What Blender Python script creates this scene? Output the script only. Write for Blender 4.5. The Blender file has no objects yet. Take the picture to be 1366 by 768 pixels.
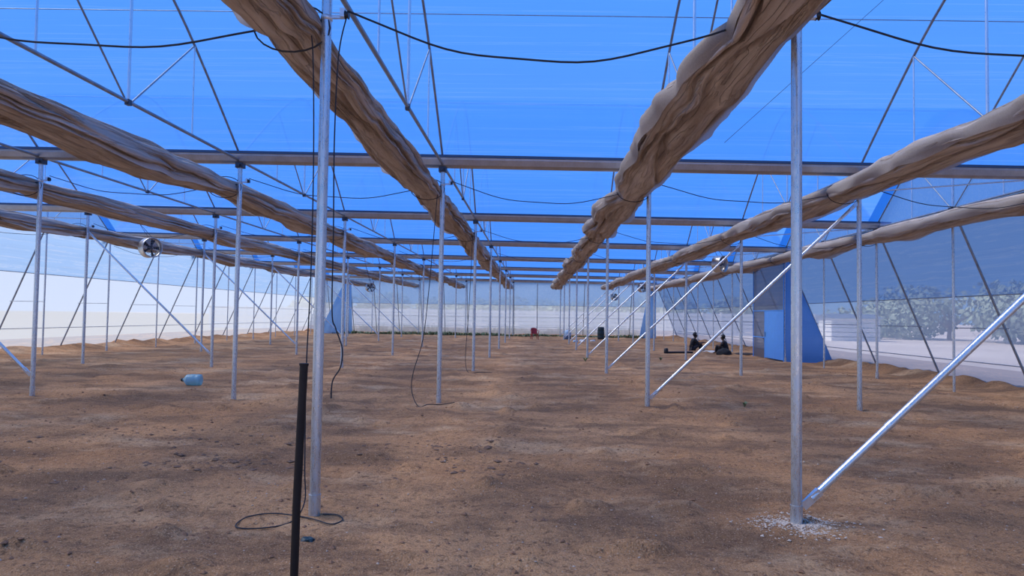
import bpy, bmesh, math, random
import numpy as np
from mathutils import Vector, Matrix

random.seed(7)
rng = np.random.default_rng(11)
sc = bpy.context.scene
COL = sc.collection
PI = math.pi

# ------------------------------------------------------------------ camera
F_PX = 980.04
YAW, PITCH, ROLL = -0.0311388, 0.0380296, 0.0149932
CAM = Vector((1.82341, 1.81911, 1.67920))
fw = Vector((math.sin(YAW)*math.cos(PITCH), math.cos(YAW)*math.cos(PITCH), math.sin(PITCH)))
r0 = Vector((math.cos(YAW), -math.sin(YAW), 0)); u0 = r0.cross(fw)
rt = r0*math.cos(ROLL) + u0*math.sin(ROLL)
up = -r0*math.sin(ROLL) + u0*math.cos(ROLL)
cam = bpy.data.cameras.new('camera'); camo = bpy.data.objects.new('camera', cam); COL.objects.link(camo)
m = Matrix((rt, up, -fw)).transposed().to_4x4(); m.translation = CAM
camo.matrix_world = m
cam.sensor_width = 36.0; cam.lens = F_PX/1366*36; cam.clip_start = .05; cam.clip_end = 2000
sc.camera = camo

# ------------------------------------------------------------------ sky, sun, exposure
w = bpy.data.worlds.new('sky'); sc.world = w; w.use_nodes = True
nt = w.node_tree; nt.nodes.clear()
SUN_EL, SUN_AZ = math.radians(56), math.radians(-88)      # azimuth from +Y towards +X
tc = nt.nodes.new('ShaderNodeTexCoord'); sx = nt.nodes.new('ShaderNodeSeparateXYZ'); cr = nt.nodes.new('ShaderNodeValToRGB')
nt.links.new(tc.outputs['Generated'], sx.inputs[0]); nt.links.new(sx.outputs[2], cr.inputs[0])
e = cr.color_ramp.elements; e[0].position = 0; e[0].color = (.34, .58, 1.0, 1); e[1].position = 1; e[1].color = (.06, .24, .80, 1)
for p_, c_ in ((.10, (.20, .47, 1.0, 1)), (.40, (.115, .37, .98, 1))):
    q = e.new(p_); q.color = c_
bg = nt.nodes.new('ShaderNodeBackground'); bg.inputs['Strength'].default_value = 1.0
ow = nt.nodes.new('ShaderNodeOutputWorld')
nt.links.new(cr.outputs[0], bg.inputs[0]); nt.links.new(bg.outputs[0], ow.inputs[0])
sun = bpy.data.lights.new('sun', 'SUN'); sun.energy = 8.2; sun.angle = math.radians(34); sun.color = (1, .92, .82)
suno = bpy.data.objects.new('sun', sun); COL.objects.link(suno)
sd = Vector((math.sin(SUN_AZ)*math.cos(SUN_EL), math.cos(SUN_AZ)*math.cos(SUN_EL), math.sin(SUN_EL)))
suno.rotation_euler = sd.to_track_quat('Z', 'Y').to_euler(); suno.location = (-20, 20, 40)
sc.view_settings.view_transform = 'Standard'; sc.view_settings.look = 'None'
sc.view_settings.gamma = 1; sc.view_settings.use_curve_mapping = False
sc.view_settings.exposure = 0.0
try:
    sc.cycles.transparent_max_bounces = 24
    sc.cycles.max_bounces = 10
except Exception: pass

# ------------------------------------------------------------------ layout constants (metres)
W, S, H, SL = 4.0, 8.0, 4.60, 0.0441      # post spacing along gutters, bay span, chord height, gutter fall per post
LINES = list(range(-4, 4)); ROWS = list(range(1, 9))
XL, XR = -16.0, 12.0; YB = 64.0
def zo(x): return -SL*x/W
ORD = ['zeroth', 'first', 'second', 'third', 'fourth', 'fifth', 'sixth', 'seventh', 'eighth', 'ninth']

# ------------------------------------------------------------------ helpers
class MB:
    def __init__(self): self.v, self.f = [], []
    def add(self, v, f):
        o = len(self.v); self.v += [tuple(p) for p in v]; self.f += [tuple(i+o for i in q) for q in f]; return self
    def box(self, a, b):
        x0, y0, z0 = a; x1, y1, z1 = b
        return self.add([(x0,y0,z0),(x1,y0,z0),(x1,y1,z0),(x0,y1,z0),(x0,y0,z1),(x1,y0,z1),(x1,y1,z1),(x0,y1,z1)],
            [(0,3,2,1),(4,5,6,7),(0,1,5,4),(1,2,6,5),(2,3,7,6),(3,0,4,7)])
    def tube(self, pts, r, n=10, cap=True):
        pts = [Vector(p) for p in pts]; k = len(pts)
        rs = r if isinstance(r, (list, tuple)) else [r]*k
        t0 = (pts[1]-pts[0]).normalized()
        ref = Vector((0,0,1)) if abs(t0.z) < .9 else Vector((1,0,0))
        a = t0.cross(ref).normalized(); o = len(self.v)
        for i in range(k):
            t = (pts[min(i+1,k-1)]-pts[max(i-1,0)]).normalized()
            a = (a - t*a.dot(t)).normalized(); b = t.cross(a)
            for j in range(n):
                c = 2*PI*j/n
                self.v.append(tuple(pts[i]+(a*math.cos(c)+b*math.sin(c))*rs[i]))
        for i in range(k-1):
            for j in range(n):
                j2 = (j+1) % n
                self.f.append((o+i*n+j, o+i*n+j2, o+(i+1)*n+j2, o+(i+1)*n+j))
        if cap:
            self.f.append(tuple(o+j for j in reversed(range(n)))); self.f.append(tuple(o+(k-1)*n+j for j in range(n)))
        return self
    def sheet(self, rows):                      # list of equal-length point rows
        o = len(self.v); n = len(rows[0])
        for r in rows: self.v += [tuple(p) for p in r]
        for i in range(len(rows)-1):
            for j in range(n-1): self.f.append((o+i*n+j, o+i*n+j+1, o+(i+1)*n+j+1, o+(i+1)*n+j))
        return self
    def lathe(self, prof, c=(0,0,0), n=20):    # profile of (r, z)
        o = len(self.v)
        for r, z in prof:
            for j in range(n):
                a = 2*PI*j/n; self.v.append((c[0]+r*math.cos(a), c[1]+r*math.sin(a), c[2]+z))
        for i in range(len(prof)-1):
            for j in range(n):
                j2 = (j+1) % n
                self.f.append((o+i*n+j, o+i*n+j2, o+(i+1)*n+j2, o+(i+1)*n+j))
        self.f.append(tuple(o+j for j in reversed(range(n)))); self.f.append(tuple(o+(len(prof)-1)*n+j for j in range(n)))
        return self
    def mesh(self, name, mat, smooth=True):
        me = bpy.data.meshes.new(name); me.from_pydata(self.v, [], self.f); me.update()
        me.materials.append(mat)
        if smooth:
            me.polygons.foreach_set('use_smooth', [len(p.vertices) < 5 for p in me.polygons])
            ks = {k for p in me.polygons if len(p.vertices) > 4 for k in p.edge_keys}      # crisp rims round end caps
            if ks:
                for e_ in me.edges:
                    if e_.key in ks: e_.use_edge_sharp = True
        return me
    def build(self, name, mat, parent=None, smooth=True):
        return obj(name, self.mesh(name, mat, smooth), parent)
def obj(name, me, parent=None, loc=None):
    o = bpy.data.objects.new(name, me); COL.objects.link(o)
    if parent: o.parent = parent
    if loc is not None: o.location = loc
    return o
def thing(name, label, cat, loc=(0,0,0), group=None):
    o = bpy.data.objects.new(name, None); COL.objects.link(o); o.location = loc; o.empty_display_size = .1
    return tag(o, label, cat, group)
def tag(o, label=None, cat=None, group=None, kind=None):
    if label: o['label'] = label
    if cat: o['category'] = cat
    if group: o['group'] = group
    if kind: o['kind'] = kind
    return o
def setting(name, label, cat):
    o = thing(name, label, cat); o['kind'] = 'structure'; return o

# ------------------------------------------------------------------ materials
class N:
    def __init__(self, name):
        self.m = bpy.data.materials.new(name); self.m.use_nodes = True; self.t = self.m.node_tree; self.t.nodes.clear()
        self.out = self.t.nodes.new('ShaderNodeOutputMaterial')
    def n(self, typ, ins=None, **kw):
        q = self.t.nodes.new(typ)
        for k, v in kw.items(): setattr(q, k, v)
        for k, v in (ins or {}).items():
            if isinstance(v, bpy.types.NodeSocket): self.t.links.new(v, q.inputs[k])
            else: q.inputs[k].default_value = v
        return q
    def pos(self, scale=(1,1,1)):
        g = self.n('ShaderNodeNewGeometry')
        return self.n('ShaderNodeMapping', {'Vector': g.outputs['Position'], 'Scale': scale}).outputs[0]
    def noise(self, vec, scale, detail=4, rough=.55):
        return self.n('ShaderNodeTexNoise', {'Vector': vec, 'Scale': scale, 'Detail': detail, 'Roughness': rough}).outputs[0]
    def ramp(self, fac, stops):
        q = self.n('ShaderNodeValToRGB', {'Fac': fac}); e = q.color_ramp.elements
        while len(e) < len(stops): e.new(.5)
        for k, (p, c) in enumerate(stops):
            e[k].position = p; e[k].color = (c, c, c, 1) if isinstance(c, (int, float)) else (*c, 1)
        return q.outputs[0]
    def mix(self, fac, a, b, mode='MIX'):
        q = self.n('ShaderNodeMix', data_type='RGBA', blend_type=mode)
        for k, v in ((0, fac), (6, a), (7, b)):
            if isinstance(v, bpy.types.NodeSocket): self.t.links.new(v, q.inputs[k])
            else: q.inputs[k].default_value = v if k == 0 else (*v, 1)
        return q.outputs[2]
    def bump(self, h, strength, dist): return self.n('ShaderNodeBump', {'Height': h, 'Strength': strength, 'Distance': dist}).outputs[0]
    def done(self, sh): self.t.links.new(sh, self.out.inputs[0]); return self.m
def c4(c): return (*c, 1)

def plain(name, col, rough=.6, metal=0.0, var=.12, scale=9.0, spec=.5):
    k = N(name); f = k.noise(k.pos(), scale, 3)
    col_s = k.mix(f, tuple(c*(1-var) for c in col), tuple(min(1, c*(1+var)) for c in col))
    return k.done(k.n('ShaderNodeBsdfPrincipled', {'Base Color': col_s, 'Roughness': rough, 'Metallic': metal, 'Specular IOR Level': spec}).outputs[0])

def galvanised(name, base=(.52,.56,.60), rough=.38):
    k = N(name); p = k.pos((1,1,.25))
    f = k.noise(p, 38, 4, .65); g = k.noise(k.pos(), 5, 3)
    col = k.mix(k.ramp(f, [(.35, 0), (.7, 1)]), tuple(c*.86 for c in base), base)
    col = k.mix(k.ramp(g, [(.4, 0), (.75, .25)]), col, (.74,.76,.78))
    r = k.ramp(f, [(.3, rough-.1), (.75, rough+.14)])
    return k.done(k.n('ShaderNodeBsdfPrincipled', {'Base Color': col, 'Metallic': .78, 'Roughness': r,
        'Normal': k.bump(f, .03, .004)}).outputs[0])

def film(name, tcol, transp, trcol=(1,1,1), streak=True, dif=.12, scale=(.06, 7, 7), wrinkle=.2):
    """plastic sheet: part clear, part scattering"""
    k = N(name); p = k.pos(scale)
    col = c4(tcol)
    if streak:
        s = k.noise(p, 1.6, 5, .6)
        col = k.mix(k.ramp(s, [(.53, 0), (.60, .42), (.612, 0), (.66, .0), (.68, .7), (.686, 0)]), tcol, (min(1,tcol[0]*1.5+.1), min(1,tcol[1]*1.25+.05), min(1, tcol[2]*1.05)))
        col = k.mix(k.ramp(k.noise(p, .7, 3), [(.3, .16), (.7, 0)]), col, tuple(c*.72 for c in tcol))
    bn = k.bump(k.noise(p, .9, 4), wrinkle, .05)
    tl = k.n('ShaderNodeBsdfTranslucent', {'Color': col, 'Normal': bn}).outputs[0]
    df = k.n('ShaderNodeBsdfDiffuse', {'Color': col, 'Normal': bn}).outputs[0]
    gl = k.n('ShaderNodeBsdfGlossy', {'Color': (1,1,1,1), 'Roughness': .25, 'Normal': bn}).outputs[0]
    a = k.n('ShaderNodeMixShader', {0: dif, 1: tl, 2: df}).outputs[0]
    a = k.n('ShaderNodeMixShader', {0: .03, 1: a, 2: gl}).outputs[0]
    tr = k.n('ShaderNodeBsdfTransparent', {'Color': c4(trcol)}).outputs[0]
    return k.done(k.n('ShaderNodeMixShader', {0: transp, 1: a, 2: tr}).outputs[0])

M = {}
M['post'] = galvanised('galvanised_post', (.66,.70,.74), .30)
M['pipe'] = galvanised('galvanised_pipe', (.80,.83,.86), .34)
M['dull'] = galvanised('dull_pipe', (.30,.34,.40), .5)
M['gutter'] = galvanised('gutter_sheet', (.46,.45,.46), .42)
M['shadow_clamp'] = plain('blue_grey_shadowed_clamp', (.05,.09,.16), .5, .2)  # dark colour holds the shadow on the film clamps along the gutter tops
M['bracket'] = plain('dark_bracket', (.07,.08,.10), .5, .6)
M['white_bracket'] = plain('pale_zinc_bracket', (.70,.73,.76), .4, .5)
M['black'] = plain('black_plastic', (.012,.013,.016), .45)
M['cord'] = plain('black_cord', (.02,.025,.035), .7)
M['roof'] = film('roof_film', (.070,.295,.84), .36, (.94,.97,1.0), dif=.5)
M['roof_strip'] = film('roof_overlap_strip', (.03,.20,.55), .12, (.4,.7,1.0), streak=False)
M['gable'] = film('gable_film', (.12,.25,.58), .35, (.85,.93,1.0), dif=.5)
M['side_film'] = film('side_film', (.205,.298,.45), .17, (.78,.84,.88), scale=(7,.08,7), wrinkle=.3)
M['skirt'] = film('skirt_film', (.30,.30,.335), .24, (.85,.85,.9), scale=(6,.2,6), wrinkle=.5)
M['net'] = film('insect_net', (.51,.54,.58), .30, (.95,.97,1), streak=False, dif=.35, wrinkle=.05)
M['blue_film'] = film('blue_sheet', (.15,.42,.92), .06, (.4,.6,1), streak=False, dif=.5, scale=(5,5,.4), wrinkle=.5)
M['corner_film'] = film('corner_sheet', (.22,.44,.80), .10, (.6,.8,1), streak=False, dif=.35, scale=(7,7,.3), wrinkle=.7)
M['blue_door'] = plain('blue_door_sheet', (.08,.30,.80), .4, 0, .1, 4)

k = N('shade_net_cloth')
p = k.pos((1,.035,1)); n1 = k.noise(p, 9, 5, .6); n4 = k.ramp(k.n('ShaderNodeMath', {0: k.n('ShaderNodeMath', {0: k.noise(p, 13, 3, .5), 1: .5}, operation='SUBTRACT').outputs[0]}, operation='ABSOLUTE').outputs[0], [(0, 0), (.035, 1)]); n2 = k.noise(k.pos(), 130, 2, .5); n3 = k.noise(k.pos((1,.35,1)), 22, 4, .6)
c = k.mix(k.ramp(n1, [(.35, 0), (.65, 1)]), (.45,.365,.31), (.76,.665,.60))
c = k.mix(k.ramp(n3, [(.55, 0), (.75, .45)]), c, (.76,.68,.62))
df = k.n('ShaderNodeBsdfDiffuse', {'Color': c, 'Normal': k.bump(k.n('ShaderNodeMath', {0: n4, 1: k.n('ShaderNodeMath', {0: n2, 1: .5}, operation='MULTIPLY').outputs[0]}, operation='ADD').outputs[0], .9, .022)}).outputs[0]
tl = k.n('ShaderNodeBsdfTranslucent', {'Color': c}).outputs[0]
M['shade'] = k.done(k.n('ShaderNodeMixShader', {0: .18, 1: df, 2: tl}).outputs[0])
k = N('loose_net_edge'); n2 = k.noise(k.pos(), 60, 3, .6)
c = k.mix(n2, (.45,.39,.35), (.74,.68,.63))
df = k.n('ShaderNodeBsdfDiffuse', {'Color': c}).outputs[0]; tl = k.n('ShaderNodeBsdfTranslucent', {'Color': c}).outputs[0]
a = k.n('ShaderNodeMixShader', {0: .5, 1: df, 2: tl}).outputs[0]
M['shade_edge'] = k.done(k.n('ShaderNodeMixShader', {0: .06, 1: a, 2: k.n('ShaderNodeBsdfTransparent').outputs[0]}).outputs[0])

# soil
k = N('bare_soil'); P1 = k.pos()
big = k.noise(k.pos((.5,1,1)), .22, 4, .6); mid = k.noise(k.pos((.6,1,1)), .8, 7, .68); fine = k.noise(P1, 16, 6, .7); grit = k.noise(P1, 75, 3, .6)
sand = k.noise(k.pos((.75,1,1)), .50, 7, .68)
c = k.mix(k.ramp(big, [(.36, 0), (.62, 1)]), (.43,.218,.105), (.63,.350,.178))
c = k.mix(k.ramp(mid, [(.41, .85), (.55, 0)]), c, (.225,.128,.076))
c = k.mix(k.ramp(sand, [(.53, 0), (.68, .62)]), c, (.80,.56,.35))
c = k.mix(k.ramp(fine, [(.33, .85), (.49, 0)]), c, (.15,.082,.052))
c = k.mix(k.ramp(grit, [(.58, 0), (.70, .65)]), c, (.80,.60,.43))
c = k.mix(k.ramp(grit, [(.30, .8), (.44, 0)]), c, (.13,.075,.05))
hb = k.n('ShaderNodeMath', {0: fine, 1: k.n('ShaderNodeMath', {0: grit, 1: .35}, operation='MULTIPLY').outputs[0]}, operation='ADD').outputs[0]
M['soil'] = k.done(k.n('ShaderNodeBsdfPrincipled', {'Base Color': c, 'Roughness': .95, 'Specular IOR Level': .1, 'Normal': k.bump(hb, 1.0, .05)}).outputs[0])
k = N('outside_sand'); a = k.noise(k.pos(), .05, 5); b = k.noise(k.pos(), .8, 4)
c = k.mix(k.ramp(a, [(.4, 0), (.65, 1)]), (.54,.46,.42), (.70,.62,.57)); c = k.mix(k.ramp(b, [(.35, .4), (.55, 0)]), c, (.42,.36,.30))
M['sand'] = k.done(k.n('ShaderNodeBsdfPrincipled', {'Base Color': c, 'Roughness': .95, 'Specular IOR Level': .1}).outputs[0])
M['dimming_ground'] = plain('dimming_brown_green', (.17,.16,.11), .95, 0, .4, .6, .1)
M['clod'] = plain('soil_clod', (.25,.14,.09), .95, 0, .4, 25, .1)
M['mud'] = plain('damp_mud', (.17,.105,.075), .9, 0, .4, 25, .2)
M['pebble'] = plain('pale_pebble', (.46,.36,.29), .9, 0, .35, 25, .2)
M['gravel'] = plain('concrete_spill', (.54,.45,.38), .9, 0, .3, 40, .2)
M['stake'] = plain('rusty_black_stake', (.022,.014,.011), .6, .3, .6, 14)
M['leaf'] = plain('tree_leaf', (.30,.36,.27), .85, 0, .3, 3)
M['bark'] = plain('tree_bark', (.13,.09,.06), .9)
M['weed'] = plain('green_weed', (.17,.22,.11), .8, 0, .45, 4)
M['precast'] = plain('whitewashed_concrete', (.80,.80,.80), .8, 0, .08, 2)
M['red'] = plain('red_plastic', (.42,.025,.02), .35, 0, .1)
M['drum'] = plain('dark_drum_plastic', (.015,.032,.035), .45)
M['sack'] = plain('pale_blue_drum', (.35,.50,.68), .5); M['sack_low'] = plain('dark_blue_drum', (.05,.10,.20), .5)
M['skin'] = plain('skin', (.10,.055,.035), .6); M['hair'] = plain('black_hair', (.008,.007,.007), .6)
M['cloth_dark'] = plain('dark_clothing', (.018,.018,.022), .9); M['cloth_grey'] = plain('charcoal_clothing', (.035,.03,.035), .9)
M['cloth_white'] = plain('white_cloth', (.75,.74,.72), .9)
M['steel'] = plain('fan_steel', (.62,.60,.58), .35, .8); M['fan_dark'] = plain('fan_dark', (.035,.035,.04), .5, .4)
k = N('jug_plastic')
g = k.n('ShaderNodeBsdfPrincipled', {'Base Color': (.50,.74,.82,1), 'Roughness': .2}).outputs[0]
t_ = k.n('ShaderNodeBsdfTransparent', {'Color': (.55,.85,.92,1)}).outputs[0]
M['jug'] = k.done(k.n('ShaderNodeMixShader', {0: .45, 1: g, 2: t_}).outputs[0])

# ------------------------------------------------------------------ ground
def vnoise(x, y, seed):
    r = np.random.default_rng(seed); T = 256; lat = r.random((T, T))
    xi = np.floor(x).astype(int); yi = np.floor(y).astype(int); fx = x-xi; fy = y-yi
    fx = fx*fx*(3-2*fx); fy = fy*fy*(3-2*fy)
    g = lambda a, b: lat[a % T, b % T]
    return (g(xi,yi)*(1-fx)+g(xi+1,yi)*fx)*(1-fy) + (g(xi,yi+1)*(1-fx)+g(xi+1,yi+1)*fx)*fy - .5
def soil_h(x, y):
    x = np.asarray(x, float); y = np.asarray(y, float)
    h = .05*vnoise(x*.45, y*.45, 1) + .05*vnoise(x*1.3, y*1.5, 2) + .030*vnoise(x*4, y*4.6, 3) + .026*vnoise(x*9, y*10, 4)
    lump = vnoise(x*2.2, y*2.6, 5); h += np.where(lump > .28, (lump-.28)*.38, 0)
    h += .17*np.exp(-((x-13.9)/.38)**2)*(1+1.2*vnoise(x*2, y*1.5, 6)) + .20*np.exp(-((x+18.0)/.55)**2)*(1+1.2*vnoise(x*2, y*1.4, 8))
    h += .15*np.exp(-((y-65.9)/.5)**2)
    return h - .012
def axis(a, b, c, half, d0, grow):
    out = [c]; x = c; d = d0
    while x < b:
        if abs(x-c) > half: d *= grow
        x += d; out.append(x)
    x = c; d = d0; lo = []
    while x > a:
        if abs(x-c) > half: d *= grow
        x -= d; lo.append(x)
    return np.array(lo[::-1]+out)
gx = axis(-18.6, 14.6, 1.8, 5.5, .055, 1.025); gx[0] = -18.6; gx[-1] = 14.6
gy = axis(-7, 66.5, 7.6, 3.0, .055, 1.016)
GX, GY = np.meshgrid(gx, gy); GZ = soil_h(GX, GY)
nx, ny = len(gx), len(gy)
co = np.stack([GX, GY, GZ], -1).reshape(-1, 3)
ii = (np.arange(ny-1)[:,None]*nx + np.arange(nx-1)[None,:]).ravel()
q = np.stack([ii, ii+1, ii+nx+1, ii+nx], 1)
me = bpy.data.meshes.new('floor'); me.vertices.add(len(co)); me.vertices.foreach_set('co', co.ravel())
me.loops.add(q.size); me.loops.foreach_set('vertex_index', q.ravel().astype(np.int32))
me.polygons.add(len(q)); me.polygons.foreach_set('loop_start', (np.arange(len(q))*4).astype(np.int32))
me.polygons.foreach_set('use_smooth', np.ones(len(q), bool)); me.update(calc_edges=True); me.materials.append(M['soil'])
fl = obj('floor', me); tag(fl, 'bare reddish brown soil floor of the greenhouse', 'soil', kind='structure')
t = MB(); t.sheet([[(x, y, -.16) for x in np.linspace(-400, 400, 9)] for y in np.linspace(-300, 700, 9)])
o = t.build('terrain', M['sand']); tag(o, 'pale sandy ground outside the greenhouse walls', 'ground', kind='structure')

t = MB(); t.sheet([[(x, y, -.13) for x in np.linspace(-399, -19.4, 7)] for y in np.linspace(-200, 600, 9)])  # dull ground added so less glare comes through the left net
o = t.build('dimming_ground', M['dimming_ground']); tag(o, 'added dull brown green ground outside the left wall, dimming the net', 'dimming_ground', kind='structure')
def gz(x, y): return float(soil_h(x, y))

# ------------------------------------------------------------------ roof frame
def arch_z(d):                                # height over chord, d = distance from gutter 0..4
    ds = [0, .35, 1.3, 2.2, 2.85, 3.4, 3.75, 4]; zs = [.08, .34, 1.02, 1.64, 2.02, 2.27, 2.36, 2.38]
    return float(np.interp(d, ds, zs))
def arch_pts(n=24):
    out = []
    for k in range(n+1):
        y = S*k/n; d = min(y, S-y); z = sum(arch_z(max(0, min(4, d+e))) for e in (-.25, -.12, 0, .12, .25))/5
        out.append((y, z if k not in (0, n) else .08))
    return out
AP = arch_pts()
ARCH = MB().tube([(0, y, z) for y, z in AP], .022, 8).mesh('arch', M['dull'])
CHORD = MB().tube([(0, .05, 0), (0, S-.05, 0)], .027, 10).mesh('bottom_chord', M['dull'])
KING = MB().tube([(0, 4, .02), (0, 4, 2.36)], .021, 10).mesh('king_post', M['pipe'])
zq = arch_z(2.05)
STR = [MB().tube([(0, y, .02), (0, y, zq)], .014, 8).mesh('strut', M['pipe']) for y in (2.05, S-2.05)]
WEB = [MB().tube([(0, y0, .03), (0, y1, zq)], .014, 8).mesh('web_brace', M['dull']) for y0, y1 in ((3.9, 2.05), (4.1, S-2.05))]
CLP = MB().box((-.03,-.045,-.05), (.03,.045,.03)).mesh('clamp', M['bracket'], False)
def linename(i): return f"{ORD[i+5]} post line from the left wall"
for b in range(1, 8):
    for i in LINES:
        x = W*i
        t = thing('roof_truss', f"arched steel roof truss over {ORD[b]} bay ahead, on {linename(i)}", 'truss', (x, S*b, H+zo(x)), 'arched roof trusses')
        for nm, me_ in (('bottom_chord', CHORD), ('arch', ARCH), ('king_post', KING), ('strut', STR[0]), ('strut', STR[1]), ('web_brace', WEB[0]), ('web_brace', WEB[1])):
            obj(nm, me_, t)
        if b <= 2: obj('clamp', CLP, t, (0, 4, 0))

# gutters
prof = [(-.16, .17), (-.145, .17), (-.07, .0), (.07, .0), (.145, .17), (.16, .17), (.155, .12), (.115, .02), (.05, -.015), (-.05, -.015), (-.115, .02), (-.155, .12)]
for r in ROWS:
    t = MB(); n = len(prof)
    for x in (XL-.5, XR+.35):
        t.v += [(x, S*r+a, H-.04+zo(x)+b) for a, b in prof]
    t.f += [(j, (j+1) % n, n+(j+1) % n, n+j) for j in range(n)] + [tuple(range(n))[::-1], tuple(range(n, 2*n))]
    o = thing('rain_gutter', 'x', 'gutter', (0, S*r, 0)); t.v = [(a, b-S*r, c) for a, b, c in t.v]
    t.build('channel', M['gutter'], o, smooth=False)
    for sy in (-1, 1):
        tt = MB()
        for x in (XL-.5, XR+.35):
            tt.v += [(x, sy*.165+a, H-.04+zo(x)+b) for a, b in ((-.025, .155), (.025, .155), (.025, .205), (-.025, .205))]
        tt.f = [(0,1,5,4), (1,2,6,5), (2,3,7,6), (3,0,4,7), (3,2,1,0), (4,5,6,7)]; tt.build('film_clamp', M['shadow_clamp'], o, False)
    tag(o, f"long galvanised rain gutter across the roof on {ORD[r]} post row from camera", 'gutter', 'rain gutters')

# posts
PR = .044
SLEEVE = MB().tube([(0,0,-.25), (0,0,.16)], PR+.006, 18).mesh('base_sleeve', M['post'])
TOPB = MB().box((-.075,-.075,-.09), (.075,.075,.02)).box((-.03,-.13,-.07),(.03,.13,-.03)).mesh('top_bracket', M['bracket'], False)
PUL = MB()
PUL.lathe([(.035, -.018), (.04, -.014), (.028, 0), (.04, .014), (.035, .018)], n=14)
PULLEY = PUL.mesh('pulley', M['black'])
PBR = MB().box((.03,-.012,-.008), (.16,.012,.022)).box((.12,-.03,0), (.16,.03,.075)).mesh('pulley_bracket', M['white_bracket'], False)
PBL = MB().box((-.15,-.012,-.03), (-.03,.012,0)).mesh('pulley_bracket', M['bracket'], False)
BAND = MB().lathe([(PR+.001,-.02),(PR+.006,-.02),(PR+.006,.02),(PR+.001,.02)], n=16).mesh('clamp_band', M['white_bracket'])
for r in ROWS:
    for i in LINES:
        x = W*i; top = H+zo(x)-.05
        t = thing('steel_post', f"round galvanised steel post in {ORD[r]} row from camera, {ORD[i+5]} from the left wall", 'post', (x, S*r, 0), 'galvanised posts')
        MB().tube([(0,0,-.2), (0,0,top)], PR if i not in (-4, 3) else .036, 16).build('tube', M['post'], t)
        obj('base_sleeve', SLEEVE, t)
        obj('top_bracket', TOPB, t, (0, 0, top))
        if r <= 3 and -4 < i:
            obj('clamp_band', BAND, t, (0, 0, 4.215))
            o = obj('pulley_bracket', PBR, t, (0, 0, 4.22)); pl = obj('pulley', PULLEY, o, (.175, 0, .025)); pl.rotation_euler = (0, PI/2, 0)
            o = obj('pulley_bracket', PBL, t, (0, -.01, 4.19)); pl = obj('pulley', PULLEY, o, (-.165, 0, -.005)); pl.rotation_euler = (PI/2, 0, 0)
# slim half-bay posts of both side walls and their inclined pipes
for side, x in (('left', XL), ('right', XR)):
    for k in range(1, 8):
        y = S*(k+.5); top = H+zo(x)+2.3
        t = thing('side_post', f"slim galvanised post in the {side} side wall, middle of {ORD[k]} bay ahead", 'post', (x, y, 0), 'slim side wall posts')
        MB().tube([(0,0,-.2), (0,0,top)], .031, 14).build('tube', M['post'], t)
        obj('top_bracket', TOPB, t, (0, 0, H+zo(x)))

# purlin wires and ridge pipes
for b in range(0, 8):
    for d in (2.62, 4.0, S-2.62):
        z = arch_z(min(d, S-d))+.012
        o = MB().tube([(XL, S*b+d, H+zo(XL)+z), (XR, S*b+d, H+zo(XR)+z)], .022 if d == 4 else .007, 6).build('ridge_pipe' if d == 4 else 'purlin_wire', M['dull'])
        where = {2.62: 'near slope', 4.0: 'ridge', S-2.62: 'far slope'}[d]
        tag(o, f"thin steel line along the {where} of roof bay {ORD[b]} ahead" if b else f"thin steel line along the {where} of roof bay overhead", 'purlin', 'roof purlins')

# roof film per bay, gable film, overlap strip
ceil_ = setting('ceiling', 'blue translucent plastic film roof in arched bays', 'roof')
for b in range(0, 8):
    rows = []
    for x in np.linspace(XL, XR, 29):
        rows.append([(x, S*b+y, H+zo(x)+z+.04+.010*math.sin(x*PI/W)**2) for y, z in AP])
    MB().sheet(rows).build('roof_film', M['roof'], ceil_)
    for x in (XL, XR):
        nm = 'gable_film'
        MB().sheet([[(x*1.002, S*b+y, H+zo(x)-.02) for y, z in AP], [(x*1.002, S*b+y, H+zo(x)+z+.03) for y, z in AP]]).build(nm, M['gable'], ceil_)
        s = -1 if x > 0 else 1
        MB().sheet([[(x+s*.02, S*b+y, H+zo(x)+z+.02) for y, z in AP], [(x+s*.30, S*b+y, H+zo(x)+z+.02) for y, z in AP]]).build('overlap_strip', M['roof_strip'], ceil_)

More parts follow.
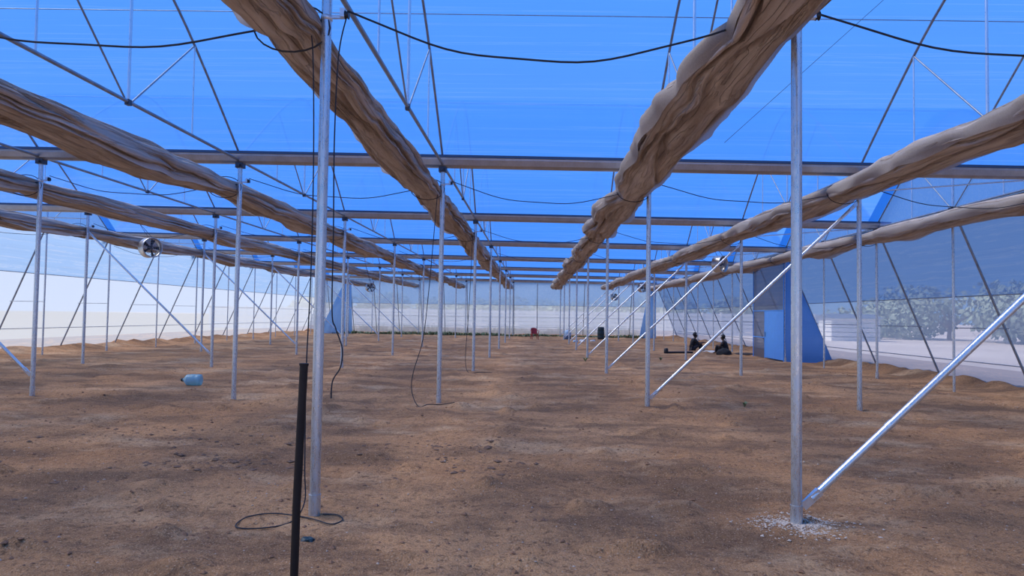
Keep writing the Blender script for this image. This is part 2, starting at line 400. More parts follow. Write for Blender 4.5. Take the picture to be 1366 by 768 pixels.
# ------------------------------------------------------------------ side and back walls (film leans outward to the ground)
def side_wall(side, x0, foot, z_seam, z_rail, z_skirt, z_strut):
    wl = setting('wall_'+side, f"sloping {side} side wall of plastic film over white insect net", 'wall')
    ztop = H+zo(x0)-.03; s = 1 if foot > x0 else -1
    fx = lambda z: x0+.06*s+(foot-x0-.06*s)*(1-z/ztop)
    ys = np.linspace(-4, YB+.0, 120)
    def strip(nm, z0, z1, mat, amp, sub=7):
        rows = []
        for z in np.linspace(z0, z1, sub):
            rows.append([(fx(z)+s*(.05+amp*(math.sin(y*1.57+1)**2)*math.sin(PI*(z-z0)/(z1-z0))+amp*.3*math.sin(y*5.1+z*3)), y+(1-z/ztop)*1.95*max(0, (y-YB+4)/4), z) for y in ys])
        MB().sheet(rows).build(nm, mat, wl)
    strip('upper_film', z_seam, ztop, M['side_film'], .06)
    strip('insect_net', z_skirt, z_seam, M['net'], .03)
    strip('skirt_film', -.12, z_skirt, M['skirt'], .05)
    for nm, z, r in (('seam_rail', z_seam, .013), ('lower_rail', z_rail, .013), ('eave_rail', ztop, .02)):
        MB().tube([(fx(z)+s*.02, -4, z), (fx(z)+s*.02, YB, z)], r, 8).build(nm, M['dull'], wl)
    ip = MB().tube([(x0+.10*s, 0, ztop-.12), (foot-.04*s, 0, -.12)], .029, 12).mesh('inclined_pipe', M['dull'])
    xs = fx(z_strut)
    st = MB().tube([(x0, 0, z_strut), (xs, 0, z_strut)], .011, 8).mesh('strut', M['dull'])
    for k in range(2, 17):
        obj('inclined_pipe', ip, wl, (0, S*k/2+.06, 0)); obj('strut', st, wl, (0, S*k/2+.02, 0))
    return wl
wl_l = side_wall('left', XL, -18.15, 3.0, .92, .52, 1.95)
wl_r = side_wall('right', XR, 14.0, 2.36, .62, .50, 1.55)

wb = setting('wall_back', 'far end wall with grey blue film over insect net', 'wall')
ztop = H-.05
fy = lambda z: YB+.05+(1-z/ztop)*1.9
def bstrip(nm, z0, z1, mat, amp, sub=5):
    rows = []
    for z in np.linspace(z0, z1, sub):
        e = (1-z/ztop)*.0
        rows.append([(x, fy(z)+amp*math.sin(x*.785)**2*math.sin(PI*(z-z0)/(z1-z0)), z) for x in np.linspace(XL-.1-(1-z/ztop)*2.1, XR+.1+(1-z/ztop)*1.95, 90)])
    MB().sheet(rows).build(nm, mat, wb)
bstrip('upper_film', 2.6, ztop+.12, M['side_film'], .06); bstrip('insect_net', .62, 2.6, M['net'], .03); bstrip('skirt_film', -.1, .62, M['skirt'], .04)
for z, r in ((2.6, .014), (1.6, .011), (.74, .014)):
    MB().tube([(XL-.2, fy(z)-.03, z), (XR+.2, fy(z)-.03, z)], r, 6).build('rail', M['dull'], wb)
ip = MB().tube([(0, YB+.08, ztop-.1), (0, fy(0)-.03, -.1)], .029, 8).mesh('inclined_pipe', M['dull'])
for i in range(-8, 7): obj('inclined_pipe', ip, wb, (i*2+.05, 0, 0))
# corner gussets of blue sheet
def gusset(par, pts, n=14):
    a, b, c, d = [Vector(p) for p in pts]          # top-left, top-right, bottom-right, bottom-left
    rows = []
    for v in np.linspace(0, 1, 8):
        row = []
        for u in np.linspace(0, 1, n):
            p = a.lerp(b, u).lerp(d.lerp(c, u), v); p.y -= .07*math.sin(u*19)*v; row.append(p)
        rows.append(row)
    MB().sheet(rows).build('corner_sheet', M['corner_film'], par)
gusset(wb, [(11.45, 63.8, 4.3), (11.95, 63.7, 4.3), (12.0, 63.7, -.05), (10.6, 63.8, -.05)])
gusset(wb, [(-14.4, 64.0, 4.4), (-13.8, 63.9, 4.4), (-13.6, 63.8, -.05), (-16.4, 63.4, -.05)], 20)

# doorway lobby in the right wall
dr = setting('door_1', 'blue sheeted entrance lobby set into the right wall', 'door'); dr.location = (12, 32, 0)
t = MB(); Ht = 4.4
rows = []
for v in np.linspace(0, 1, 10):
    z = -.05+v*(Ht+.05); wd = max(.03, 1.93*(1-z/Ht))
    rows.append([(-.02+wd*u, -.03-.015*math.sin(u*9+v*2), z) for u in np.linspace(0, 1, 9)])
t.sheet(rows).build('lobby_side', M['blue_film'], dr)
MB().box((-.07,.02,.04), (-.04,2.42,2.05)).build('door_leaf', M['blue_door'], dr, False)
MB().sheet([[(-.05, y, z) for y in np.linspace(2.48, 4.1, 6)] for z in np.linspace(.02, 2.05, 5)]).build('door_net', M['skirt'], dr)
MB().sheet([[(-.05+.02*math.sin(y*4+z), y, z) for y in np.linspace(0, 4.15, 16)] for z in np.linspace(2.08, Ht, 7)]).build('header_film', M['skirt'], dr)
for a, b in (((-.06,2.45,-.05),(-.06,2.45,2.08)), ((-.06,4.13,-.05),(-.06,4.13,Ht)), ((-.06,0,2.07),(-.06,4.13,2.07)), ((-.06,0,-.05),(-.06,0,Ht)), ((-.06,2.5,.9),(-.06,4.1,.9))):
    MB().tube([a, b], .022, 8).build('door_frame', M['blue_door'], dr)
MB().tube([(-.10,2.30,.95), (-.10,2.30,1.15)], .012, 8).build('door_handle', M['bracket'], dr)

# ------------------------------------------------------------------ diagonal braces and tie pipes
def brace(name, label, cat, a, b, r, group, coupling=None):
    a = Vector(a); b = Vector(b); t = thing(name, label, cat, a, group); d = b-a
    u = d.normalized()
    MB().tube([u*.07, d-u*.07], r, 12).build('tube', M['pipe'], t)
    for p in (Vector((0,0,0)), d):
        s = 1 if p.length < .01 else -1
        mm = MB(); w_ = u.cross(Vector((0,1,0))).normalized()
        q0 = p-u*.03*s; q1 = p+u*.16*s
        mm.add([q0-w_*.035+Vector((0,-.008,0)), q0+w_*.035+Vector((0,-.008,0)), q1+w_*r+Vector((0,-r,0)), q1-w_*r+Vector((0,-r,0)),
                q0-w_*.035+Vector((0,.008,0)), q0+w_*.035+Vector((0,.008,0)), q1+w_*r+Vector((0,r,0)), q1-w_*r+Vector((0,r,0))],
               [(0,1,2,3),(7,6,5,4),(0,4,5,1),(1,5,6,2),(2,6,7,3),(3,7,4,0)]).build('flattened_end', M['pipe'], t, False)
    if coupling:
        MB().tube([u*(coupling-.03), u*(coupling+.03)], r+.004, 12).build('coupling', M['pipe'], t)
for r in ROWS:
    brace('diagonal_brace', f"steel diagonal brace rising right from sixth post's foot in {ORD[r]} row", 'brace', (4.07, S*r-.01, .17), (7.95, S*r-.01, 3.92), .030, 'diagonal braces on the right', .95)
    if r >= 2: brace('diagonal_brace', f"steel diagonal brace leaning left up from third post's foot in {ORD[r]} row", 'brace', (-8.06, S*r-.01, .40), (-11.95, S*r-.01, 4.05), .030, 'diagonal braces on the left', .95)
    for x0, x1, z0, z1, sd_ in ((8, 12, 4.22, 4.60, 'right'), (-16, -12, 4.40, 4.34, 'left')):
        o = MB().tube([(x0, S*r-.08, z0+zo(x0)), (x1, S*r-.08, z1+zo(x1))], .014, 8).build('tie_pipe', M['white_bracket'])  # pale bracket material paints the sunlit gleam of galvanised pipe
        tag(o, f"thin bright tie pipe under the gutter beside the {sd_} wall, {ORD[r]} row", 'pipe', 'tie pipes')

# ------------------------------------------------------------------ gathered shade-net bundles
def bundle(i):
    x = W*i
    t = thing('shade_net_bundle', f"brown shade net gathered in a long bundle along {linename(i)}", 'shade net', (x, 0, 0), 'gathered shade nets')
    rr = np.random.default_rng(100+i)
    ys = [2.5]
    while ys[-1] < 63.9: ys.append(ys[-1] + ((.09 if ys[-1] < 17 else .22 if ys[-1] < 30 else .5)*(1 if -2 < i < 3 else 1.8)))
    ys = np.array(ys); n = 128
    th = np.linspace(0, 2*PI, n, endpoint=False)
    u = (ys/S) % 1.0; tie = np.abs(np.sin(PI*u))**.6                       # 0 at posts, 1 at mid-bay
    g = vnoise(ys*.55, ys*0+i*7.3, 40+i); g2 = vnoise(ys*1.7, ys*0+i*3.1, 60+i); g3 = vnoise(ys*3.4, ys*0+i*1.7, 90+i)
    xr = -.05 + tie*(.04+.10*g)+.03*g3; xl = -.56 - tie*(.30+.34*g) - .06*g2-.05*g3
    if i == 0: xl = -.52 - tie*(.16+.2*g) - .05*g2
    zt = 4.26 + .05*g2 + tie*.04; zb = 3.99 - tie*(.10+.16*g) + .05*g2+.04*g3
    ph = rr.random(8)*6.28; drift = np.cumsum(vnoise(ys*.4, ys*0+.5, 80+i))*.02*6
    NC = 17; ca0 = np.linspace(0, 2*PI, NC, endpoint=False)+rr.normal(0, .12, NC); cw_ = .055+.05*rr.random(NC)
    cpos = [ca0[q_]+1.0*vnoise(ys*.33, ys*0+q_*5.7, 120+i)+.10*np.sin(ys*2.1+q_) for q_ in range(NC)]
    cdep = [.17*np.clip(.35+2.2*vnoise(ys*.5, ys*0+q_*3.3, 140+i), 0, 1) for q_ in range(NC)]
    rows = []
    for k in range(len(ys)):
        cx, hw = (xr[k]+xl[k])/2, (xr[k]-xl[k])/2; cz, hh = (zt[k]+zb[k])/2, (zt[k]-zb[k])/2
        c_, s_ = np.cos(th), np.sin(th)
        px = np.sign(c_)*np.abs(c_)**.8*hw; pz = np.sign(s_)*np.abs(s_)**.75*hh
        a = th + .35*drift[k]
        wob = .6*np.sin(a*3+ph[4]+ys[k]*1.2)+.5*np.sin(a*5+ph[5]-ys[k]*1.9)+.4*np.sin(a*9+ph[6]+ys[k]*1.1)
        amp = .7+.3*tie[k]
        dr_ = .022*wob*amp
        for q_ in range(NC):                                                    # sharp creases wandering along the bundle
            e_ = (th-cpos[q_][k]+PI) % (2*PI)-PI
            dr_ = dr_ - cdep[q_][k]*amp*np.exp(-(e_/cw_[q_])**2)
        nxv, nzv = c_/max(hw, .05), s_/max(hh, .05); ln = np.sqrt(nxv**2+nzv**2)
        px = cx+px+dr_*nxv/ln; pz = cz+pz+dr_*nzv/ln
        rows.append([(px[j % n], ys[k], pz[j % n]) for j in range(n+1)])
    mb = MB().sheet(rows)
    mb.f.append(tuple(range(n))[::-1]); mb.f.append(tuple(range(len(mb.v)-n-1, len(mb.v)-1)))
    mb.build('gathered_net', M['shade'], t)
    rows = [[], [], [], [], []]                                                # loose pale selvedge hanging along the outer edge
    for k in range(len(ys)):
        f_ = .03+.05*tie[k]*max(.2, 1+2.4*g2[k]); cz = (zt[k]+zb[k])/2
        wv = .03*math.sin(ys[k]*3.1+i)+.05*g3[k]
        rows[0].append((xl[k]+.05, ys[k], cz+.10)); rows[1].append((xl[k]-.015, ys[k], cz+.05+wv*.4)); rows[2].append((xl[k]-.03-wv*.5, ys[k], cz))
        rows[3].append((xl[k]-.005+wv*.4, ys[k], cz-.03-f_*.5)); rows[4].append((xl[k]+.03+wv, ys[k], cz-.05-f_))
    MB().sheet(rows).build('loose_edge', M['shade_edge'], t)
    rows = [[], [], []]
    for k in range(len(ys)):                                                    # second loose edge on the post side, underneath
        f_ = .05*max(0, .25+2.2*g[k]+.8*g3[k]); wv = .02*math.sin(ys[k]*2.3+2*i)
        rows[0].append((xr[k]-.10, ys[k], zb[k]+.09)); rows[1].append((xr[k]-.06+wv*.5, ys[k], zb[k]+.03)); rows[2].append((xr[k]-.05+f_*.5+wv, ys[k], zb[k]+.03-f_))
    MB().sheet(rows).build('loose_edge', M['shade_edge'], t)
    for r in (ROWS[1:5] if i == 1 else ROWS[:5]):                                                          # cord that ties it at each post
        pts = [(-.29+.33*math.cos(a), S*r-.03, 4.12+.21*math.sin(a)) for a in np.linspace(0, 2*PI, 22)]
        MB().tube(pts, .008, 6).build('tie_cord', M['cord'], t)
for i in range(-3, 4): bundle(i)

# ------------------------------------------------------------------ cables
def sag(a, b, s, n=24):
    a = Vector(a); b = Vector(b); return [a.lerp(b, u)-Vector((0,0,4*s*u*(1-u)-.012*math.sin(u*17))) for u in np.linspace(0, 1, n)]
for r in range(1, 5):
    for i in range(-4, 3):
        x = W*i
        a = (x+.18, S*r, 4.28+zo(x)*.4); b = (x+W-.17, S*r-.01, 4.19+zo(x)*.4)
        if r == 1 and i == 0: b = (3.43, S*r-.01, 4.14)
        o = MB().tube(sag(a, b, .33+.04*math.sin(i*2.3+r)), .009 if r == 1 else .008, 6).build('drive_cord', M['cord'])
        tag(o, f"black cord sagging between {ORD[i+5]} and {ORD[i+6]} posts from left wall, {ORD[r]} row", 'cord', 'sagging cords')
def cable(label, pts, r=.006):
    o = MB().tube(pts, r, 6).build('loose_cable', M['cord']); return tag(o, label, 'cable')
def smooth(pts, n=8):
    P = [Vector(p) for p in pts]; out = []
    for k in range(len(P)-1):
        p0, p1, p2, p3 = P[max(k-1,0)], P[k], P[k+1], P[min(k+2, len(P)-1)]
        for j in range(n):
            t = j/n; out.append(.5*((2*p1)+(-p0+p2)*t+(2*p0-5*p1+4*p2-p3)*t*t+(-p0+3*p1-3*p2+p3)*t**3))
    return out+[P[-1]]
def on(x, y, e=.012): return (x, y, gz(x, y)+e)
cable('thin black cable hanging down the near left post, coiled at its foot',
      smooth([(-.165,7.95,4.19), (-.10,7.945,3.95), (-.065,7.94,3), (-.06,7.93,2), (-.075,7.92,1.2), (-.07,7.93,.4), (-.06,7.92,.12), on(-.12,7.8), on(-.28,7.62), on(-.48,7.55), on(-.50,7.8), on(-.34,7.93), on(-.15,7.92), on(0,7.86), on(.10,7.78), on(.22,7.74), on(.27,7.88), on(.2,7.98), on(.08,7.97)]), .0055)
cable('thin dark cord hanging loose on right of the near left post',
      smooth([(.17,8.0,4.22), (.10,8.04,3.9), (.07,8.08,3.2), (.075,8.1,2.4), (.08,8.1,1.7), (.11,8.12,1.55), (.17,8.12,1.38), (.16,8.12,1.22), (.10,8.1,1.1), (.09,8.1,.95)]), .006)
cable('loose cable looping down beside second-row post left of centre',
      smooth([(-.08,15.9,4.1), (-.14,15.8,3.0), (-.2,15.7,2.0), (-.27,15.6,1.2), (-.42,15.5,.6), (-.44,15.5,.25), on(-.30,15.4), on(-.12,15.45), on(.1,15.6), on(.34,15.7)]), .008)
cable('loose cable hanging beside third-row post left of centre',
      smooth([(-.08,23.9,4.1), (-.1,23.8,3.0), (-.14,23.7,1.8), (-.2,23.7,.8), (-.2,23.6,.3), on(-.1,23.5), on(.2,23.5), on(.6,23.55)]), .009)
cable('thin slanting guy wire under the roof right of centre', [(4.42, 12, 4.12), (7.3, 12, 6.78)], .0035)

# ------------------------------------------------------------------ circulation fans
def fan(label, p, R_, yaw):
    t = thing('circulation_fan', label, 'fan', p, 'hanging circulation fans'); t.rotation_euler = (0, 0, yaw)
    n = 28; D = R_*.55
    duct = MB()
    for (ra, y) in ((R_, -D), (R_*1.03, -D*.92), (R_*.97, 0), (R_*1.03, D*.92), (R_, D), (R_*.95, D), (R_*.93, 0), (R_*.95, -D), (R_, -D)):
        duct.v += [(ra*math.cos(2*PI*j/n), y, ra*math.sin(2*PI*j/n)) for j in range(n)]
    for q_ in range(8):
        duct.f += [(q_*n+j, q_*n+(j+1) % n, (q_+1)*n+(j+1) % n, (q_+1)*n+j) for j in range(n)]
    duct.build('duct', M['steel'], t)
    hub = MB().tube([(0,-.06,0), (0,.1,0)], R_*.22, 14).build('motor', M['fan_dark'], t)
    for b in range(5):
        a = 2*PI*b/5; mb = MB(); L = []
        for q_, rad in enumerate((R_*.18, R_*.5, R_*.88)):
            wd = R_*(.16+.12*q_); tw = .7-.18*q_
            L.append([(rad*math.cos(a)-s_*wd*math.sin(a)*math.cos(tw), s_*wd*math.sin(tw), rad*math.sin(a)+s_*wd*math.cos(a)*math.cos(tw)) for s_ in (-.5, .5)])
        mb.sheet(L).build('blade', M['fan_dark'], t)
    for y in (-D, D):
        g_ = MB()
        for ra in (.3, .52, .74, .95):
            g_.tube([(R_*ra*math.cos(c), y, R_*ra*math.sin(c)) for c in np.linspace(0, 2*PI, 29)], .004, 4, False)
        for c in np.linspace(0, PI, 5)[:4]:
            g_.tube([(-R_*math.cos(c), y, -R_*math.sin(c)), (R_*math.cos(c), y, R_*math.sin(c))], .004, 4)
        g_.build('guard', M['dull'], t)
    xc = W*round(p[0]/W); top = H+zo(xc)-p[2]; dx = xc-p[0]          # hung from the truss chord beside it
    for y in (-D*.7, D*.7): MB().tube([(0, y, R_), (dx*math.cos(yaw), -dx*math.sin(yaw), top)], .008, 6).build('hanger', M['bracket'], t)
fan('round steel circulation fan hanging left, near the third row of posts', (-11.56, 26.9, 3.86), .34, .9)
fan('steel circulation fan hanging at right above the seated people', (8.36, 28.0, 3.62), .29, .75)
fan('small far fan hanging left of centre near the end wall', (-7.64, 43.8, 3.2), .26, .5)
fan('small far fan hanging right of centre near the end wall', (8.36, 62.4, 3.35), .28, .5)
fan('far fan hanging at right beside the back corner sheet', (8.36, 46.8, 3.5), .26, .5)

# ------------------------------------------------------------------ small things on the ground
def place(x, y): return (x, y, gz(x, y)-.004)
t = thing('black_stake', 'tall thin black rusty stake standing in the foreground', 'stake', (.60, 5.62, -.02))
b = Vector((.545, 5.62, -.02))
MB().tube([(0,0,-.15), (.008,0,.7), (.028,0,1.43)], .0215, 12).build('pole', M['stake'], t)
MB().tube([(.0278,0,1.425), (.0282,0,1.437)], .025, 12).build('pole_head', M['stake'], t)

t = thing('water_jug', 'clear blue plastic water jug lying on its side on the soil', 'jug', (-5.98, 18.5, gz(-5.98, 18.5)+.125))
t.rotation_euler = (0, -PI/2, .12)
MB().lathe([(.10,-.19),(.125,-.18),(.13,-.10),(.122,-.07),(.13,-.04),(.13,.04),(.122,.07),(.128,.10),(.115,.14),(.06,.19),(.032,.205),(.032,.235)], n=22).build('bottle_body', M['jug'], t)
MB().lathe([(.036,.225),(.038,.23),(.038,.262),(.03,.266)], n=16).build('cap', M['drum'], t)

def chair(loc, rz):
    t = thing('plastic_chair', 'red plastic chair standing far down the central aisle', 'chair', loc); t.rotation_euler = (0, 0, rz)
    m_ = M['red']
    MB().box((-.23,-.22,.40), (.23,.22,.44)).build('seat', m_, t, False)
    for sx in (-1, 1):
        for sy in (-1, 1):
            MB().tube([(sx*.25, sy*.24, 0), (sx*.21, sy*.20, .41)], [.026, .03], 8).build('leg', m_, t)
        MB().tube([(sx*.25,-.22,.42), (sx*.27,-.24,.64), (sx*.27,.20,.66)], .025, 8).build('armrest', m_, t)
    rows = [[(x, .20+.12*v+.05*(x/.22)**2*-1, .44+.42*v-.06*v*(x/.22)**2) for x in np.linspace(-.22, .22, 9)] for v in np.linspace(0, 1, 6)]
    mb = MB().sheet(rows); mb.sheet([[(p[0], p[1]+.03, p[2]) for p in r_[::-1]] for r_ in rows]); mb.build('backrest', m_, t)
chair(place(1.85, 56.5), .25)
t = thing('blue_drum', 'pale blue drum with dark base far down the aisle', 'drum', place(4.35, 57.5))
MB().lathe([(.22,0),(.25,.03),(.26,.15),(.25,.3)], n=20).build('base', M['sack_low'], t)
MB().lathe([(.25,.3),(.265,.42),(.25,.6),(.19,.70),(.07,.74)], n=20).build('body', M['sack'], t)
t = thing('dark_barrel', 'dark green plastic barrel standing upright far right of aisle', 'barrel', place(6.85, 57.5))
MB().lathe([(.22,0),(.25,.03),(.265,.28),(.25,.30),(.265,.33),(.265,.60),(.25,.62),(.26,.65),(.24,.88),(.22,.90)], n=22).build('body', M['drum'], t)
MB().lathe([(.235,.885),(.24,.90),(.235,.93),(.1,.94)], n=22).build('lid', M['drum'], t)
for k, (x, y, s_) in enumerate(((5.1, 52.5, .22), (4.6, 51.3, .18), (5.9, 53.2, .2))):
    mb = MB(); bm = bmesh.new(); bmesh.ops.create_icosphere(bm, subdivisions=2, radius=s_)
    for v in bm.verts: v.co *= 1+.35*math.sin(v.co.x*23+k)*math.cos(v.co.y*19+v.co.z*21); v.co.z = max(v.co.z*.6, -.05)
    me = bpy.data.meshes.new('plastic_scrap'); bm.to_mesh(me); bm.free(); me.materials.append(M['cloth_white' if k != 1 else 'sack'])
    o = obj('plastic_scrap', me, None, place(x, y)); tag(o, ('crumpled white plastic scrap nearest the blue drum', 'crumpled pale blue plastic scrap on the far aisle soil', 'crumpled white plastic scrap right of the blue one')[k], 'scrap')
# dark rag by the near left post
bm = bmesh.new(); bmesh.ops.create_icosphere(bm, subdivisions=3, radius=.055)
for v in bm.verts:
    c = v.co.copy(); v.co *= 1+.45*math.sin(c.x*70+1)*math.cos(c.y*60)*math.cos(c.z*50); v.co.z = max(v.co.z*.55, -.02)
me = bpy.data.meshes.new('dark_rag'); bm.to_mesh(me); bm.free(); me.materials.append(M['drum'])
o = obj('dark_rag', me, None, place(.16, 7.3)); tag(o, 'small crumpled dark rag on soil before the near left post', 'rag')

# clods, pebbles, concrete spill
def bits(name, label, cat, mat, n, sampler, smin, smax, flat=.6, seed=3):
    r = np.random.default_rng(seed); V, Fc = [], []
    base = np.array([(1,0,0),(-1,0,0),(0,1,0),(0,-1,0),(0,0,1),(0,0,-1)], float)
    tri = [(0,2,4),(2,1,4),(1,3,4),(3,0,4),(2,0,5),(1,2,5),(3,1,5),(0,3,5)]
    pts = sampler(r, n); hz = soil_h(pts[:,0], pts[:,1])
    for k in range(n):
        s_ = smin+(smax-smin)*r.random()**3
        v = base*(s_*(.6+.7*r.random((6,1)))); v[:,2] *= flat
        a = r.random()*6.28; ca, sa = math.cos(a), math.sin(a)
        v = np.stack([v[:,0]*ca-v[:,1]*sa, v[:,0]*sa+v[:,1]*ca, v[:,2]], 1)+[pts[k,0], pts[k,1], hz[k]+s_*flat*.25]
        o_ = len(V); V += v.tolist(); Fc += [tuple(i_+o_ for i_ in f_) for f_ in tri]
    me = bpy.data.meshes.new(name); me.from_pydata(V, [], Fc); me.update(); me.materials.append(mat)
    o = obj(name, me); tag(o, label, cat, kind='stuff'); return o
def near(r, n):
    y = 4.5+22*r.random(n)**1.7; x = 1.8+(r.random(n)-.5)*(y*1.7); return np.stack([np.clip(x, -15, 11.5), y], 1)
bits('soil_clods', 'loose dark soil clods strewn over the floor', 'soil clods', M['clod'], 3800, near, .006, .032, .55, 3)
bits('pale_pebbles', 'pale little stones scattered over the brown soil', 'pebbles', M['pebble'], 4200, near, .004, .016, .6, 4)
def around(cx, cy, sr):
    def f(r, n):
        a = r.random(n)*6.28; d = sr*np.abs(r.normal(0, .5, n)); return np.stack([cx+d*np.cos(a)*1.25, cy+d*np.sin(a)], 1)
    return f
bits('concrete_spill', 'pale spilled concrete crumbs round the near right post foot', 'concrete', M['gravel'], 1500, around(4.0, 7.95, .33), .006, .018, .5, 5)
def mud(r, n):
    c_ = [(-4.6, 9.6, 1.6, .5), (-3.2, 11.5, 1.3, .4), (-1.7, 9.9, .5, .2), (.75, 11.3, .45, .2), (1.0, 10.2, .6, .3), (-4.4, 8.4, 1.0, .3)]
    out = []
    for k in range(n):
        a = c_[r.integers(len(c_))]; out.append((a[0]+a[2]*r.normal(), a[1]+a[3]*r.normal()))
    return np.array(out)
bits('dark_mud_lumps', 'dark damp mud lumps at left foreground', 'mud', M['mud'], 620, mud, .008, .060, .32, 6)

# ------------------------------------------------------------------ people, seated on the ground by the right wall
def skin_body(name, verts, edges, rad, mat, parent, sub=2, root=0):
    me = bpy.data.meshes.new(name); me.from_pydata(verts, edges, []); me.update(); me.materials.append(mat)
    o = obj(name, me, parent)
    sk = o.modifiers.new('skin', 'SKIN'); sk.use_smooth_shade = True
    lay = me.skin_vertices[0].data if me.skin_vertices else None
    if lay is None:
        bm = bmesh.new(); bm.from_mesh(me); bm.verts.layers.skin.verify(); bm.to_mesh(me); bm.free(); lay = me.skin_vertices[0].data
    for k, r_ in enumerate(rad): lay[k].radius = (r_, r_); lay[k].use_root = (k == root)
    ss = o.modifiers.new('sub', 'SUBSURF'); ss.levels = sub; ss.render_levels = sub
    return o
def person(label, loc, rz, reach, shirt, trousers):
    """sits on the ground, knees drawn up, facing local +X; reach = how far the hands go forward"""
    t = thing('person', label, 'person', loc); t.rotation_euler = (0, 0, rz)
    V, E, Rr = [], [], []
    def add(p, r_, par=None):
        V.append(p); Rr.append(r_)
        if par is not None: E.append((par, len(V)-1))
        return len(V)-1
    pel = add((0,0,.15), .135); wst = add((.03,0,.33), .12, pel); che = add((.10,0,.52), .135, wst); nk = add((.16,0,.66), .055, che)
    h0 = add((.19,0,.72), .075, nk); h1 = add((.20,0,.80), .095, h0); h2 = add((.19,0,.88), .07, h1)
    nose = add((.305,0,.80), .014, h1)
    TI, SI = [(pel,), ], []
    arms, legs = [], []
    for s in (-1, 1):
        sh = add((.11, s*.17, .58), .06, che); el = add((.22+.1*reach, s*.24, .38), .043, sh); wr = add((.38+.22*reach, s*.13, .40+.06*reach), .028, el)
        pm = add((.44+.22*reach, s*.12, .40+.06*reach), .034, wr)
        for q_ in range(4):
            f1 = add((.485+.22*reach, s*(.085+.022*q_), .395+.06*reach), .0095, pm); add((.52+.22*reach-.006*abs(q_-1), s*(.082+.022*q_), .37+.06*reach), .008, f1)
        th_ = add((.45+.22*reach, s*.075, .42+.06*reach), .010, wr); add((.485+.22*reach, s*.06, .41+.06*reach), .009, th_)
        arms.append((sh, el, wr))
        hp = add((.05, s*.10, .13), .09, pel); kn = add((.43, s*.16, .40), .062, hp); an = add((.50, s*.15, .08), .042, kn); ft = add((.63, s*.16, .035), .033, an)
        legs.append((hp, kn, an))
    skin_body('body', V, E, Rr, M['skin'], t)
    def sub(name, chains, grow, mat):
        idx = {}; v2, e2, r2 = [], [], []
        for ch in chains:
            for a_ in ch:
                if a_ not in idx: idx[a_] = len(v2); v2.append(V[a_]); r2.append(Rr[a_]+grow)
            e2 += [(idx[ch[k]], idx[ch[k+1]]) for k in range(len(ch)-1)]
        skin_body(name, v2, e2, r2, mat, t)
    sub('shirt', [(pel, wst, che), (che,)+arms[0][:2], (che,)+arms[1][:2]], .016, shirt)
    sub('trousers', [(pel,)+legs[0], (pel,)+legs[1]], .016, trousers)
    bm = bmesh.new(); bmesh.ops.create_icosphere(bm, subdivisions=3, radius=.118)
    for v in bm.verts:
        v.co.z *= 1.05
        if v.co.x > .03 and v.co.z < .05: v.co.x = .03
    me = bpy.data.meshes.new('hair'); bm.to_mesh(me); bm.free(); me.materials.append(M['hair'])
    for p_ in me.polygons: p_.use_smooth = True
    obj('hair', me, t, (.175, 0, .845))
    for s in (-1, 1):
        eb = bmesh.new(); bmesh.ops.create_icosphere(eb, subdivisions=1, radius=.014); em = bpy.data.meshes.new('eye'); eb.to_mesh(em); eb.free(); em.materials.append(M['cloth_white']); obj('eye', em, t, (.285, s*.035, .825))
    MB().box((.285,-.025,.745), (.292,.025,.755)).build('mouth', M['hair'], t, False)
    return t
person('person in dark clothes seated on soil with arms stretched forward', place(9.85, 39.6), .1, .9, M['cloth_dark'], M['cloth_grey'])
person('person in dark clothes crouched on soil nearer the right wall', place(11.3, 38.4), 2.6, .1, M['cloth_dark'], M['cloth_dark'])
def heap(name, label, cat, loc, sx, sy, sz, mat, seed):
    bm = bmesh.new(); bmesh.ops.create_icosphere(bm, subdivisions=3, radius=1)
    for v in bm.verts:
        c = v.co.copy(); v.co *= 1+.22*math.sin(c.x*5+seed)*math.cos(c.y*6-seed)*math.sin(c.z*4+1); v.co = Vector((v.co.x*sx, v.co.y*sy, max(v.co.z, -.12)*sz))
    me = bpy.data.meshes.new(name); bm.to_mesh(me); bm.free(); me.materials.append(mat)
    for p_ in me.polygons: p_.use_smooth = True
    return tag(obj(name, me, None, (loc[0], loc[1], gz(*loc)+.01)), label, cat)
heap('white_cloth', 'white cloth spread on soil before the left seated person', 'cloth', (10.75, 39.3), .45, .3, .09, M['cloth_white'], 1)
heap('black_bag', 'black bag heaped on soil beside the crouched person', 'bag', (11.0, 37.7), .38, .3, .26, M['cloth_dark'], 2)
heap('black_sheet', 'black sheet spread flat right of the crouched person', 'sheet', (12.05, 37.9), .55, .3, .10, M['cloth_grey'], 4)
t = thing('long_pipe', 'dark pipe with an upright end lying left of seated people', 'pipe', place(8.2, 37.6))
MB().tube([(0,0,.07), (1.3,.1,.09)], .05, 10).build('tube', M['black'], t)
MB().lathe([(.04,0),(.10,.02),(.11,.1),(.10,.24),(.06,.28)], n=14).build('upright_end', M['black'], t)

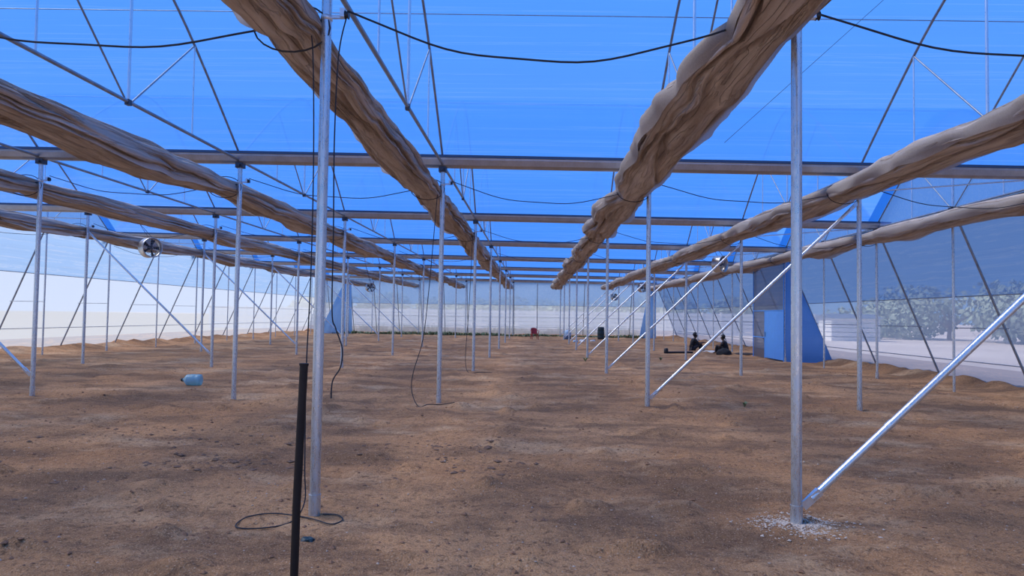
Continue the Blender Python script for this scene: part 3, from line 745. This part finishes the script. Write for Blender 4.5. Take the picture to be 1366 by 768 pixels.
# small weeds
def weed(label, x, y, h, n, seed, nm='small_weed', cat='weed'):
    r = random.Random(seed); mb = MB()
    for k in range(n):
        a = r.random()*6.28; l = h*(.6+.5*r.random()); b_ = .5+.6*r.random(); w_ = h*.12
        d = Vector((math.cos(a), math.sin(a), 0)); sd_ = Vector((-d.y, d.x, 0))
        p0 = Vector((0,0,0)); p1 = d*l*.35*b_+Vector((0,0,l*.6)); p2 = d*l*.8*b_+Vector((0,0,l*.75))
        mb.add([p0-sd_*.004, p0+sd_*.004, p1+sd_*w_, p2, p1-sd_*w_], [(0,1,2,4), (4,2,3)])
    o = mb.build(nm, M['weed']); o.location = place(x, y); return tag(o, label, cat)
weed('tiny dark weed on soil right of the far brace feet', 5.9, 16.2, .14, 14, 1)
weed('small weed tuft on the aisle between third and fourth post rows', 3.75, 29.5, .22, 18, 2)
weed('small weed tuft left of the seated people', 6.9, 31.5, .18, 18, 3)
def strip_weeds(r, n): return np.stack([-15.5+27*r.random(n), 64.4+2.2*r.random(n)], 1)
r = np.random.default_rng(9); V, Fc = [], []
for k in range(5200):
    x, y = -15.3+26.3*r.random(), (63.3+2.0*r.random() if k % 2 else 66.8+8.0*r.random()**2); dens = .5+vnoise(np.array([x*.5]), np.array([y*.2]), 21)[0]
    h = (.10+.55*r.random()*dens)*(.5 if k % 2 else 1.5); a = r.random()*6.28; dx, dy = math.cos(a), math.sin(a); l = .10+.10*r.random()
    o_ = len(V); zb_ = -.16
    V += [(x,y,zb_), (x+dx*l-dy*.05, y+dy*l+dx*.05, h*.7), (x+dx*l*2, y+dy*l*2, h), (x+dx*l+dy*.05, y+dy*l-dx*.05, h*.65)]; Fc.append((o_, o_+1, o_+2, o_+3))
me = bpy.data.meshes.new('weed_strip'); me.from_pydata(V, [], Fc); me.update(); me.materials.append(M['weed'])
tag(obj('weed_strip', me), 'green weeds growing along the foot of the far end wall', 'weeds', kind='stuff')

# ------------------------------------------------------------------ outside: compound wall, trees, shed
cw = thing('compound_wall', 'white precast slab boundary wall beyond the far end wall', 'wall', (0, 82, -.16)); cw['kind'] = 'structure'
SLAB = MB().box((.08,-.03,.03), (1.92,.03,.37)).mesh('slab', M['precast'], False)
CPOST = MB().box((-.09,-.08,0), (.09,.08,2.55)).mesh('wall_post', M['precast'], False)
for k in range(-17, 17):
    obj('wall_post', CPOST, cw, (k*2.0, 0, 0))
    for q_ in range(6): obj('slab', SLAB, cw, (k*2.0, .02 if q_ % 2 else -.01, .05+q_*.40))
def tree(label, x, y, h, wd, seed):
    t = thing('leafy_tree', label, 'tree', (x, y, -.16), 'trees outside'); r = np.random.default_rng(seed)
    tr = MB().tube([(0,0,-.2), (.05*h*.2,0,h*.25), (0,.05,h*.55)], [.05*h, .035*h, .02*h], 8)
    for k in range(4):
        a = k*1.6+r.random(); tr.tube([(0,0,h*.25), (wd*.3*math.cos(a), wd*.3*math.sin(a), h*.6)], [.02*h, .01*h], 6)
    tr.build('trunk', M['bark'], t)
    cen = [(r.normal()*wd*.25, r.normal()*wd*.25, h*(.12+.68*r.random()), wd*(.22+.14*r.random())) for _ in range(9)]
    V, Fc = [], []
    for k in range(2600):
        c = cen[r.integers(9)]; d = r.normal(size=3); d /= np.linalg.norm(d); p = np.array(c[:3])+d*c[3]*(.75+.3*r.random())*[1,1,.75]
        a = r.normal(size=3); a /= np.linalg.norm(a); b_ = np.cross(a, d); b_ /= max(np.linalg.norm(b_), 1e-3); s_ = .2+.2*r.random(); o_ = len(V)
        V += [tuple(p-a*s_), tuple(p+b_*s_*.6), tuple(p+a*s_), tuple(p-b_*s_*.6)]; Fc.append((o_, o_+1, o_+2, o_+3))
    me = bpy.data.meshes.new('crown'); me.from_pydata(V, [], Fc); me.update(); me.materials.append(M['leaf']); o = obj('crown', me, t); o['kind'] = 'stuff'
n_ = 0
for k, (x, y, h, wd) in enumerate([(46, 48, 4.2, 8), (49, 57, 4.6, 9), (47, 68, 5.0, 9), (44, 78, 5.0, 10), (58, 52, 4.6, 9), (42, 90, 5, 10), (58, 64, 5, 10)]):
    tree(f"hazy green tree outside the right wall, {ORD[k+1]} of that cluster", x, y, h, wd, 300+k)
for k, (x, y, h, wd) in enumerate([(-26, 98, 4.6, 8), (-19, 102, 4.2, 7), (-11, 105, 3.6, 7), (-3, 104, 3.6, 8), (5, 101, 3.8, 8), (13, 103, 3.6, 8), (21, 99, 4.2, 8), (29, 101, 4.4, 8)]):
    tree(f"dark low tree behind the white boundary wall, {ORD[k+1]} from the left", x, y, h, wd, 400+k)
sh = thing('white_shed', 'low white slatted shed far off behind the right side net', 'shed', (29, 70, -.16)); sh['kind'] = 'structure'
for q_ in range(5): MB().box((0, 0, .42*q_), (4.4, 3, .42*q_+.36)).build('shed_board', M['precast'], sh, False)
MB().add([(-.2,-.3,2.08),(4.6,-.3,2.08),(4.6,1.5,2.5),(-.2,1.5,2.5),(4.6,3.3,2.08),(-.2,3.3,2.08)], [(0,1,2,3),(3,2,4,5),(1,4,2),(0,3,5)]).build('shed_roof', M['dull'], sh, False)
